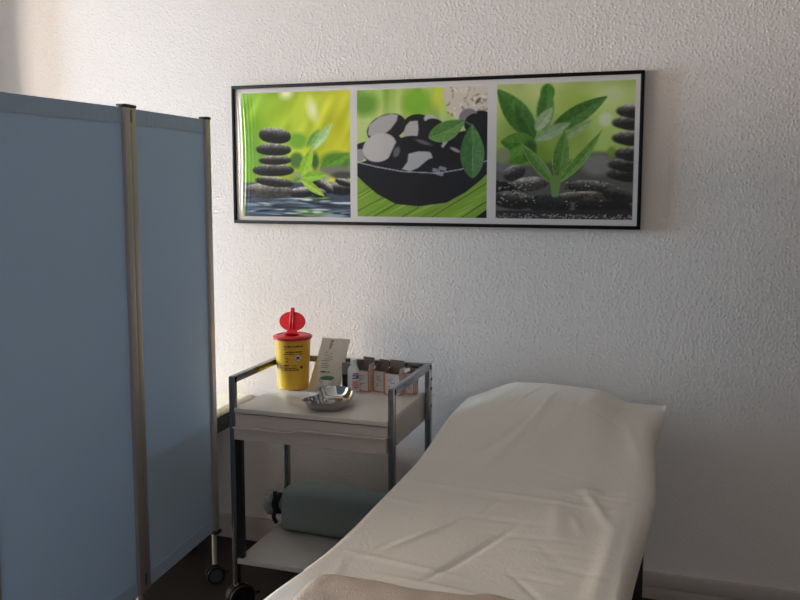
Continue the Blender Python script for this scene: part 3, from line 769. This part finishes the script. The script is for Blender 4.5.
# bolster on the lower shelf
bl = thing('bolster', 'grey green cloth bolster with dark strap on the trolley lower shelf', 'bolster', (-1.18, 2.84, ZS))
def lathe_x(bm, prof, cy, cz, seg=48, pw=2.6, flat=1., ang=0., px=0.):
    rings = []
    for x, r in prof:
        rg = []
        for k in range(seg):
            t = 2*PI*k/seg; c, s_ = math.cos(t), math.sin(t)
            q = (abs(c)**pw+abs(s_)**pw)**(-1/pw)
            wob = 1+.012*math.sin(3*t+x*20)
            rg.append(bm.verts.new((x, cy+r*q*c*wob, cz+flat*r*q*s_*wob)))
        rings.append(rg)
    for a, b in zip(rings, rings[1:]):
        for k in range(seg): bm.faces.new((a[k], a[(k+1) % seg], b[(k+1) % seg], b[k]))
    bm.faces.new(rings[0]); bm.faces.new(rings[-1])
    vs = [v for r in rings for v in r]
    if ang: bmesh.ops.rotate(bm, cent=(px, cy, cz), matrix=Matrix.Rotation(ang, 3, 'Z'), verts=vs)
cz = ZS+.0805
bm = B(); lathe_x(bm, [(-1.388, .03), (-1.390, .070), (-1.387, .0785), (-1.378, .081), (-1.30, .081), (-1.10, .079), (-.99, .079), (-.955, .076), (-.945, .06), (-.944, .03)], 2.86, cz, 56, 5.0, 1., -.05, -1.38)
obj('bolster_body', bm, M['bolster'], bl, smooth=60)
bm = B(); lathe_x(bm, [(-1.490, .012), (-1.493, .034), (-1.482, .047), (-1.466, .049), (-1.452, .038), (-1.440, .026), (-1.386, .03)], 2.87, cz-.006, 40, 2.0, .9)
for v in bm.verts:
    t = math.atan2(v.co.z-cz, v.co.y-2.87); v.co.x += .004*math.sin(9*t); v.co.z += .003*math.sin(7*t)
obj('gathered_end', bm, M['bolster'], bl, smooth=70)
bm = B()
pth = [Vector((-1.444, 2.838, cz+.050)), Vector((-1.440, 2.828, cz+.030)), Vector((-1.446, 2.826, cz+.006)), Vector((-1.438, 2.826, cz-.020)), Vector((-1.446, 2.827, cz-.045)), Vector((-1.436, 2.829, cz-.066))]
for a, b in zip(pth, pth[1:]): cyl(bm, a, b+(b-a)*.1, .0075, 10)
lathe_x(bm, [(-1.448, .032), (-1.448, .040), (-1.432, .040), (-1.432, .032)], 2.87, cz-.006, 32, 2., 1.)
obj('strap', bm, M['strap'], bl)

# ------------------------------------------------------------------ couch
cou = thing('examination_couch', 'examination couch on black legs under the white paper sheet', 'couch', (-.41, 2.0, 0))
CX0, CX1 = -.705, -.125
bm = B(); box(bm, CX0, CX1, .85, 2.28, .575, .640, bev=.018); obj('mattress', bm, M['mattress'], cou)
bm = B()
prism(bm, [(2.30, .575), (2.93, .612), (2.93, .672), (2.85, .675), (2.30, .640)], 'x', CX0, CX1); obj('headrest', bm, M['mattress'], cou, bevel=.015)
bm = B(); prism(bm, [(-.66, .652), (-.18, .652), (-.27, .735), (-.56, .735)], 'y', 2.66, 2.92); hr = obj('head_cushion', bm, M['mattress'], cou, bevel=.02)
# keep the cushion on the sloping headrest
bm = B()
for x in (CX0+.02, CX1-.05): box(bm, x, x+.03, .9, 2.9, .535, .573, bev=.003)
for y in (.95, 1.7, 2.52, 2.86): box(bm, CX0+.02, CX1-.02, y, y+.03, .53, .570, bev=.003)
obj('frame', bm, M['blacksteel'], cou)
for x in (CX0+.02, -.129):
    for y in (1.05, 2.52):
        bm = B(); box(bm, x, x+.036, y, y+.036, 0, .56, bev=.003); obj('leg', bm, M['blacksteel'], cou)

def sheet_top(x, y):
    base = .662+.022*(1-sst(1.35, 1.75, y))
    flat_edge = .045*sst(2.38, 2.72, y)
    xp = [-.76, -.735, -.57, -.42, -.262, -.18, -.045, 0]; zp = [.040, .045, .118, .122, .114, .075, .070, .07]
    w = sst(2.30, 2.80, y)
    prof = float(np.interp(x, xp, zp))
    a = .07
    # a softened version of the profile
    prof = (float(np.interp(x-.02, xp, zp))+prof+float(np.interp(x+.02, xp, zp)))/3
    return base+w*prof
nz = lambda x, y: (math.sin(7*x+3*y+1)*math.sin(5*y-2*x)+.5*math.sin(17*x-9*y+2)*math.sin(13*y+6*x))*.0022
def crease(x, y, p, q, w, h):
    dx, dy = q[0]-p[0], q[1]-p[1]; L2 = dx*dx+dy*dy
    t = ((x-p[0])*dx+(y-p[1])*dy)/L2; tc = min(1, max(0, t))
    d = math.hypot(x-p[0]-tc*dx, y-p[1]-tc*dy); s_ = ((x-p[0])*dy-(y-p[1])*dx)
    return .75*h*math.exp(-(d/w)**2)*math.sin(PI*min(1, max(0, t*.9+.05)))
CREASES = [((-.56, 2.30), (-.40, 2.72), .016, .011), ((-.62, 2.36), (-.45, 2.62), .014, -.007), ((-.50, 2.32), (-.30, 2.70), .02, .006), ((-.72, 2.20), (-.14, 2.14), .011, .006), ((-.60, 1.62), (-.20, 1.56), .010, .007),
           ((-.50, 1.60), (-.36, 1.98), .010, -.006), ((-.24, 2.28), (-.15, 2.02), .014, .010), ((-.30, 2.22), (-.26, 1.9), .02, .005), ((-.26, 2.26), (-.19, 2.26), .02, .010), ((-.62, 1.75), (-.50, 1.98), .009, .005), ((-.70, 1.72), (-.40, 1.66), .009, .005), ((-.17, 2.75), (-.10, 2.45), .018, .010), ((-.44, 2.5), (-.40, 2.85), .012, .006), ((-.13, 2.3), (-.16, 1.5), .02, .006)]
_r = random.Random(11)
for q in range(46):
    cx_, cy_ = _r.uniform(-.70, -.14), _r.uniform(1.1, 2.88); an = _r.choice([_r.gauss(1.1, .3), _r.gauss(.0, .25), _r.gauss(2.2, .4)]); L_ = _r.uniform(.05, .16)
    CREASES.append(((cx_-L_*math.cos(an), cy_-L_*math.sin(an)), (cx_+L_*math.cos(an), cy_+L_*math.sin(an)), _r.uniform(.006, .012), _r.choice([-1, 1])*_r.uniform(.0012, .0032)))
def sheet_pt(u, y):
    """u = distance across the sheet, 0 at the left hem"""
    xl, xr = -.735-.022*(1-sst(1.3, 1.9, y)), -.112
    hangL, hangR = .10, .075
    wr = xr-xl
    if u < hangL:                      # left overhang, almost straight down
        d = hangL-u; x = xl-.010*sst(0, .03, d)-.05*d; z = sheet_top(xl, y)-.004-d*.98
        x -= .004*math.sin(y*14)*d/.1
    elif u < hangL+wr:
        x = xl+(u-hangL); z = sheet_top(x, y)
        e = x-xl; z -= .006*(1-min(1, e/.012))**2
        z += nz(x, y)+sum(crease(x, y, *c) for c in CREASES)
    else:                              # right overhang flares outward
        d = u-hangL-wr; t = d/hangR
        xh = float(np.interp(y, [1.0, 1.7, 1.93, 2.12, 2.35, 2.55, 2.70, 2.80, 2.93], [-.105, -.092, -.080, -.066, -.057, -.064, -.071, -.060, -.050]))
        zh = float(np.interp(y, [1.0, 1.7, 1.93, 2.12, 2.35, 2.55, 2.70, 2.80, 2.93], [.585, .600, .610, .618, .622, .640, .662, .695, .736]))
        x = xr+(xh-xr)*math.sin(t*PI/2)**.9
        z0 = sheet_top(xr, y)+nz(xr, y)+sum(crease(xr, y, *c) for c in CREASES)
        z = z0+(zh-z0)*(.25*t+.75*t*t)+.002*math.sin(y*40+3*t)*t
    return x, z
bm = B(); NU, NV = 170, 260; Y0, Y1 = .95, 2.955; rows = []
LU = .10+(-.112+.757)+.075
for j in range(NV+1):
    y = Y0+(Y1-Y0)*j/NV; row = []
    tot = .10+(-.112-(-.735-.022*(1-sst(1.3, 1.9, y))))+.075
    for i in range(NU+1):
        x, z = sheet_pt(tot*i/NU, y); yy = y
        row.append([x, yy, z])
    rows.append(row)
# back hem: the sheet turns down behind the head end
for dy, dz in ((.012, -.006), (.020, -.022), (.022, -.06), (.022, -.11)):
    rows.append([[x, Y1+dy, z+dz*(1 if x < -.16 else .2)] for x, _, z in rows[NV]])
vv = [[bm.verts.new(p) for p in r] for r in rows]
for j in range(len(vv)-1):
    for i in range(NU): bm.faces.new((vv[j][i], vv[j][i+1], vv[j+1][i+1], vv[j+1][i]))
sh = obj('paper_sheet', bm, M['sheet'], None, (-.41, 2.0, .60), smooth=80)
tag(sh, 'crumpled white disposable paper sheet spread over the examination couch', 'sheet')

# towel at the foot end
bm = B(); NU, NV = 60, 50; up, lo = [], []
for j in range(NV+1):
    t = j/NV; ru, rl = [], []
    for i in range(NU+1):
        s_ = i/NU
        yb = 1.556+.010*math.sin(s_*9)+.018*s_; y = 1.0+(yb-1.0)*t
        x = -.690+.420*s_+.004*math.sin(y*11)-.012*(1-t)
        zb = sheet_top(x, y)+nz(x, y)+max(0, sum(crease(x, y, *c) for c in CREASES))
        ed = min(1, min(s_, 1-s_)*NU/3, (1-t)*NV/3)
        ru.append(bm.verts.new((x, y, zb+.006+.010*ed**.5+.0012*math.sin(x*60)*math.sin(y*47)))); rl.append(bm.verts.new((x, y, zb+.003)))
    up.append(ru); lo.append(rl)
for g in (up, lo):
    for j in range(NV):
        for i in range(NU): bm.faces.new((g[j][i], g[j][i+1], g[j+1][i+1], g[j+1][i]))
for j in range(NV):
    for i in (0, NU): bm.faces.new((up[j][i], up[j+1][i], lo[j+1][i], lo[j][i]))
for i in range(NU):
    for j in (0, NV): bm.faces.new((up[j][i], up[j][i+1], lo[j][i+1], lo[j][i]))
tag(obj('towel', bm, M['towel'], None, (-.47, 1.3, .69), smooth=70), 'beige terry towel lying on the foot end of the paper sheet', 'towel')

# ------------------------------------------------------------------ light
W = bpy.data.worlds.new('sky'); S.world = W; W.use_nodes = True
W.node_tree.nodes['Background'].inputs['Color'].default_value = (.75, .85, 1., 1); W.node_tree.nodes['Background'].inputs['Strength'].default_value = .6
def area(name, loc, target, sx, sy, energy, col):
    l = bpy.data.lights.new(name, 'AREA'); l.shape = 'RECTANGLE'; l.size = sx; l.size_y = sy; l.energy = energy; l.color = col
    o = bpy.data.objects.new(name, l); C.objects.link(o); o.location = loc
    o.rotation_euler = (Vector(target)-Vector(loc)).to_track_quat('-Z', 'Y').to_euler()
    return o
zc = (WZ0+WZ1)/2
area('daylight_far_window', (XL-.32, (AY0+AY1)/2, zc), (0, (AY0+AY1)/2, zc), AY1-AY0, WZ1-WZ0, 430, (.55, .77, 1.))
area('daylight_near_window', (XL-.32, (BY0+BY1)/2, zc), (0, (BY0+BY1)/2, zc), BY1-BY0, WZ1-WZ0, 228, (1., .85, .72))
area('front_fill_light', ((FX0+FX1)/2, YF-.22, (FZ0+FZ1)/2), ((FX0+FX1)/2, 0, (FZ0+FZ1)/2), FX1-FX0, FZ1-FZ0, 18, (1., .96, .92))  # made-up fill from behind the camera, brightens the couch and front faces

# ------------------------------------------------------------------ camera
cd = bpy.data.cameras.new('camera'); cam = bpy.data.objects.new('camera', cd); C.objects.link(cam)
cd.sensor_width = 36; cd.lens = 864/800*36; cd.clip_start = .02
cd.shift_y = -25/800
pit = math.atan(93/864); psi = math.radians(18.455)
cam.location = (0, 0, 1.48); cam.rotation_euler = (PI/2-pit, 0, psi)
S.camera = cam
S.view_settings.view_transform = 'Standard'; S.view_settings.look = 'None'; S.view_settings.gamma = 1; S.view_settings.use_curve_mapping = False
S.view_settings.exposure = .3
S.cycles.use_denoising = True
S.cycles.max_bounces = 10; S.cycles.diffuse_bounces = 6
